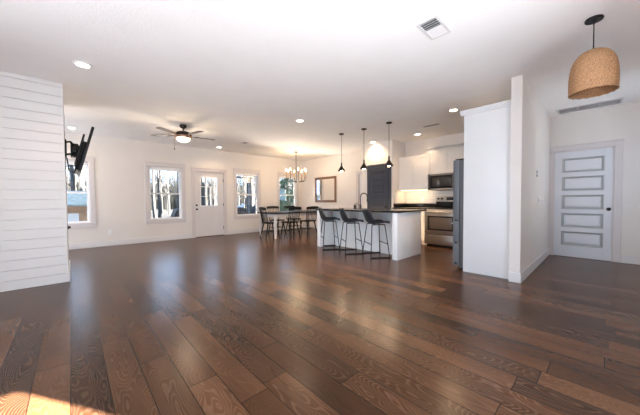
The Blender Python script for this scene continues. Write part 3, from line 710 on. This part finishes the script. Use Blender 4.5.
# ------------------------------------------------------------------ plates on the walls
def plate(name, label, cat, loc, rz, w_, h_, m, dark=False, holes=0):
    o = thing(name, label, cat, loc, rz)
    pm = BLACKP if dark else VINYL
    MB().box(-w_/2, w_/2, -.007, 0, -h_/2, h_/2, .003).build('plate', m, o)
    if name == 'light_switch':
        for x in ([0] if w_ < .1 else [-.025, .025]): MB().box(x-.008, x+.008, -.014, -.006, -.018, .018, .003).build('toggle', pm, o)
    elif name == 'wall_outlet':
        for z in (-.022, .022): MB().box(-.016, .016, -.010, -.006, z-.014, z+.014, .004).build('receptacle', pm, o)
    else:
        MB().box(-w_*.3, w_*.3, -.010, -.006, h_*.08, h_*.42, .003).build('display', pm, o); MB().box(-w_*.3, w_*.3, -.010, -.006, -h_*.42, -h_*.08, .003).build('display', pm, o)
plate('thermostat', 'small dark thermostat on the hall wall', 'thermostat', (5.468, YW, 1.525), 0, .085, .115, VINYL, True)
plate('light_switch', 'white double light switch on the hall wall below the thermostat', 'switch', (5.75, YW, 1.10), 0, .115, .115, VINYL)
plate('light_switch', 'white single light switch near the hall corner', 'switch', (6.18, YW, 1.09), 0, .07, .115, VINYL)
plate('wall_outlet', 'white outlet low on the back wall', 'outlet', (.69, YB, .35), 0, .07, .115, VINYL)
plate('wall_outlet', 'white outlet on the tiled kitchen backsplash', 'outlet', (XW-.008, 3.35, 1.12), -PI/2, .07, .115, VINYL)

# ------------------------------------------------------------------ outdoors
struct(MB().box(7.4, 13, -9, YR-T-.3, -.5, 4.6).build('sun_block_wall', WALL))  # unseen block added to keep the sun out of the hall window
b = MB(); ry = (YR+YB)/2
b.prism([(YR-T, 2.87), (YB+T, 2.87), (YB+T, 7.4), (ry, 12), (YR-T, 7.4)], lambda u, v, w: Vector((w, u, v)), XL-1.2, XW+22)
struct(b.build('roof', SHEDR))  # house top raised and lengthened out of view to shade the woods
random.seed(7)
struct(MB().box(-60, 90, YB+T+.02, 120, -.6, -.45).build('ground_yard', YARD))
b = MB(); n = 30
pts = [[b.bm.verts.new((-40+160*i/n, 78+j*8, -.5+(0, 3.6, 7.0)[j]+.5*math.sin(i*1.3+j))) for i in range(n+1)] for j in range(3)]
for j in range(2):
    for i in range(n): b.bm.faces.new((pts[j][i], pts[j][i+1], pts[j+1][i+1], pts[j+1][i]))
struct(b.build('hill', HILL))
def tree_mesh(seed, hgt, r0):
    random.seed(seed); b = MB()
    lean = (random.uniform(-.3, .3), random.uniform(-.3, .3)); P = []
    for k in range(7):
        q = k/6; P.append(Vector((lean[0]*q*q*2+.06*math.sin(k*1.7+seed), lean[1]*q*q*2, hgt*q)))
    b.tube(P, [r0*(1-.85*k/6) for k in range(7)], 8)
    for k in range(16):
        q = random.uniform(.22, .95); i = min(int(q*6), 5); f_ = q*6-i; o = P[i].lerp(P[i+1], f_)
        a = random.uniform(0, 2*PI); L_ = random.uniform(.6, 1.5)*(1.15-q*.6); d = Vector((math.cos(a), math.sin(a), random.uniform(.4, 1.1))).normalized()
        e = o+d*L_*.5; g_ = o+d*L_+Vector((0, 0, .2*L_)); rr = r0*(1-.85*q)*.45
        b.tube([o, e, g_], [rr, rr*.6, rr*.2], 5)
        for _ in range(3):
            f2 = random.uniform(.4, .95); o2 = e.lerp(g_, f2); d2 = (d+Vector((random.uniform(-1, 1), random.uniform(-1, 1), random.uniform(-.2, .8)))*.8).normalized(); b.tube([o2, o2+d2*L_*.4], [rr*.4, rr*.1], 4)
    return b
protos = []
GT = 'bare trees in the woods'
LT = 'bare winter tree in the woods seen through the back windows'
for i, (hh, r0) in enumerate(((9, .085), (11, .115), (8, .065), (12, .135))):
    protos.append(tag(tree_mesh(i+3, hh, r0).build('winter_tree', BARK), LT, 'tree', GT))
random.seed(21); spots = []
KEEP = [(9.5, 12.6, 1.9, 1.9), (11.2, 14.8, 2.1, 2.1), (5.0, 14.0, 1.7, 1.7), (-.55, 15.4, 2, 2), (6.8, 14.6, 2.2, 2), (.9, 13.2, 1, 1), (3, 11.4, 1.2, 1.2)]
for k in range(200):
    for _ in range(90):
        y = random.uniform(14, 17+33*random.random()); x = random.uniform(-.09, .88)*y
        if all((x-a)**2+(y-c)**2 > 2.1**2 for a, c in spots) and not any(abs(x-a) < w_ and abs(y-c) < d_ for a, c, w_, d_ in KEEP) and (y > 16.5 or x > 9): break
    else: continue
    spots.append((x, y))
    o = protos[k % 4] if k < 4 else protos[k % 4].copy()
    if k >= 4: C.objects.link(o)
    o.location = (x, y, -.5); o.rotation_euler = (0, 0, random.uniform(0, 6.28)); s = random.uniform(.8, 1.25); o.scale = (s, s, s)
random.seed(5); b = MB()
for _ in range(6500):
    y = random.uniform(55, 74); x = random.uniform(-.12, .95)*y; h_ = random.uniform(2.5, 9.5); lx, ly = random.uniform(-.9, .9), random.uniform(-.5, .5)
    b.tube([(x, y, -.5), (x+lx*.4, y+ly*.4, -.5+h_*.5), (x+lx*1.5, y+ly, -.5+h_)], [.06, .045, .015], 3)
ub = tag(b.build('underbrush', TWIG), 'grey leafless underbrush between the trees of the woods', 'underbrush'); ub['kind'] = 'stuff'
def leafy(name, label, loc, rx, rz, n, size, m, seed):
    random.seed(seed); o = thing(name, label, 'bush', loc)
    b = MB()
    for _ in range(n):
        a = random.uniform(0, 2*PI); c_ = random.uniform(-1, 1); q = random.uniform(.5, 1)**.5; s_ = math.sqrt(1-c_*c_)
        p_ = Vector((rx*q*s_*math.cos(a), rx*q*s_*math.sin(a), rz+rz*q*c_)); u = Vector((random.uniform(-1, 1), random.uniform(-1, 1), random.uniform(-1, 1))).normalized(); v_ = u.orthogonal().normalized()
        b.quad(p_-u*size, p_-v_*size*.5, p_+u*size, p_+v_*size*.5)
    b.build('foliage', m, o); MB().tube([(0, 0, 0), (.05, 0, rz*1.5)], [.06, .02], 8).build('stem', BARK, o)
leafy('evergreen_bush', 'leafy green bush beyond the window by the chandelier', (9.5, 12.6, -.45), .9, 1.1, 2600, .09, EVERG, 1)
leafy('evergreen_bush', 'low green bush beside the brown shed', (.9, 13.2, -.45), .5, .4, 800, .07, EVERG, 2)
leafy('evergreen_bush', 'taller green tree crown behind the bush outside the dining window', (11.2, 14.8, -.45), 1.1, 1.9, 2600, .11, EVERG, 3)
leafy('evergreen_bush', 'green bush seen through the back door glass', (5.0, 14.0, -.45), .7, .62, 1300, .08, EVERG, 4)
sh = thing('garden_shed', 'brown board shed with grey roof beyond the window by the television', 'shed', (-.55, 14.6, -.45))
MB().box(-1.0, 1.0, 0, 1.6, 0, 1.45).build('shed_wall', SHEDW, sh)
MB().prism([(-.2, 1.38), (.8, 1.95), (1.8, 1.38), (1.8, 1.45), (.8, 2.03), (-.2, 1.45)], lambda u, v, w: Vector((w, u, v)), -1.15, 1.15).build('shed_roof', SHEDR, sh)
MB().box(.2, .75, -.03, 0, .3, 1.1).build('shed_window', mat('pale_board', (.6, .55, .5), .6), sh)
def cover(name, label, loc, w_, d_, h_):
    o = thing(name, label, 'grill', loc)
    b = MB(); b.prism([(-w_/2, 0), (-w_/2, h_*.75), (-w_*.3, h_), (w_*.3, h_), (w_/2, h_*.75), (w_/2, 0)], lambda u, v, w: Vector((u, w, v)), -d_/2, d_/2)
    bmesh.ops.bevel(b.bm, geom=b.bm.edges[:], offset=.05, segments=2, affect='EDGES'); b.build('cover', COVER, o)
    MB().box(-w_/2-.02, w_/2+.02, -d_/2-.02, d_/2+.02, .2, .26, .02).build('strap', BLACKP, o)
cover('covered_grill', 'black covered grill outside the window beside the back door', (3.13, 11.4, -.45), .62, .6, 1.28)
cover('covered_grill', 'low black covered grill outside the window between door and table', (5.6, 11.6, -.45), .8, .7, 1.27)
cover('covered_grill', 'black covered grill closest to the dining table outside', (6.5, 11.2, -.45), .6, .6, 1.36)
o = thing('swing_frame', 'dark timber A-frame swing outside the window near the table', 'swing', (6.75, 13.6, -.45))
for x in (-.55, .55):
    MB().tube([(x-.4, -.6, 0), (x, 0, 2.9)], .06, 8).build('leg', GREYW, o); MB().tube([(x+.4, .6, 0), (x, 0, 2.9)], .06, 8).build('leg', GREYW, o)
MB().tube([(-.9, 0, 2.85), (.9, 0, 2.85)], .06, 8).build('top_beam', GREYW, o)
MB().box(-.4, .4, -.15, .15, .7, .76, .02).build('swing_seat', GREYW, o)
for x in (-.38, .38): MB().tube([(x, 0, .74), (x, 0, 2.85)], .012, 6).build('rope', GREYW, o)
o = thing('garden_fence', 'white board fence panel outside the window near the table', 'fence', (6.9, 15.5, -.45))
b = MB()
for k in range(10): b.box(-1+k*.2+.005, -1+k*.2+.195, 0, .025, .1, 1.3)
b.build('fence_board', FENCEW, o)
for x in (-1, 0, 1): MB().box(x-.05, x+.05, .025, .12, 0, 1.4).build('fence_post', FENCEW, o)
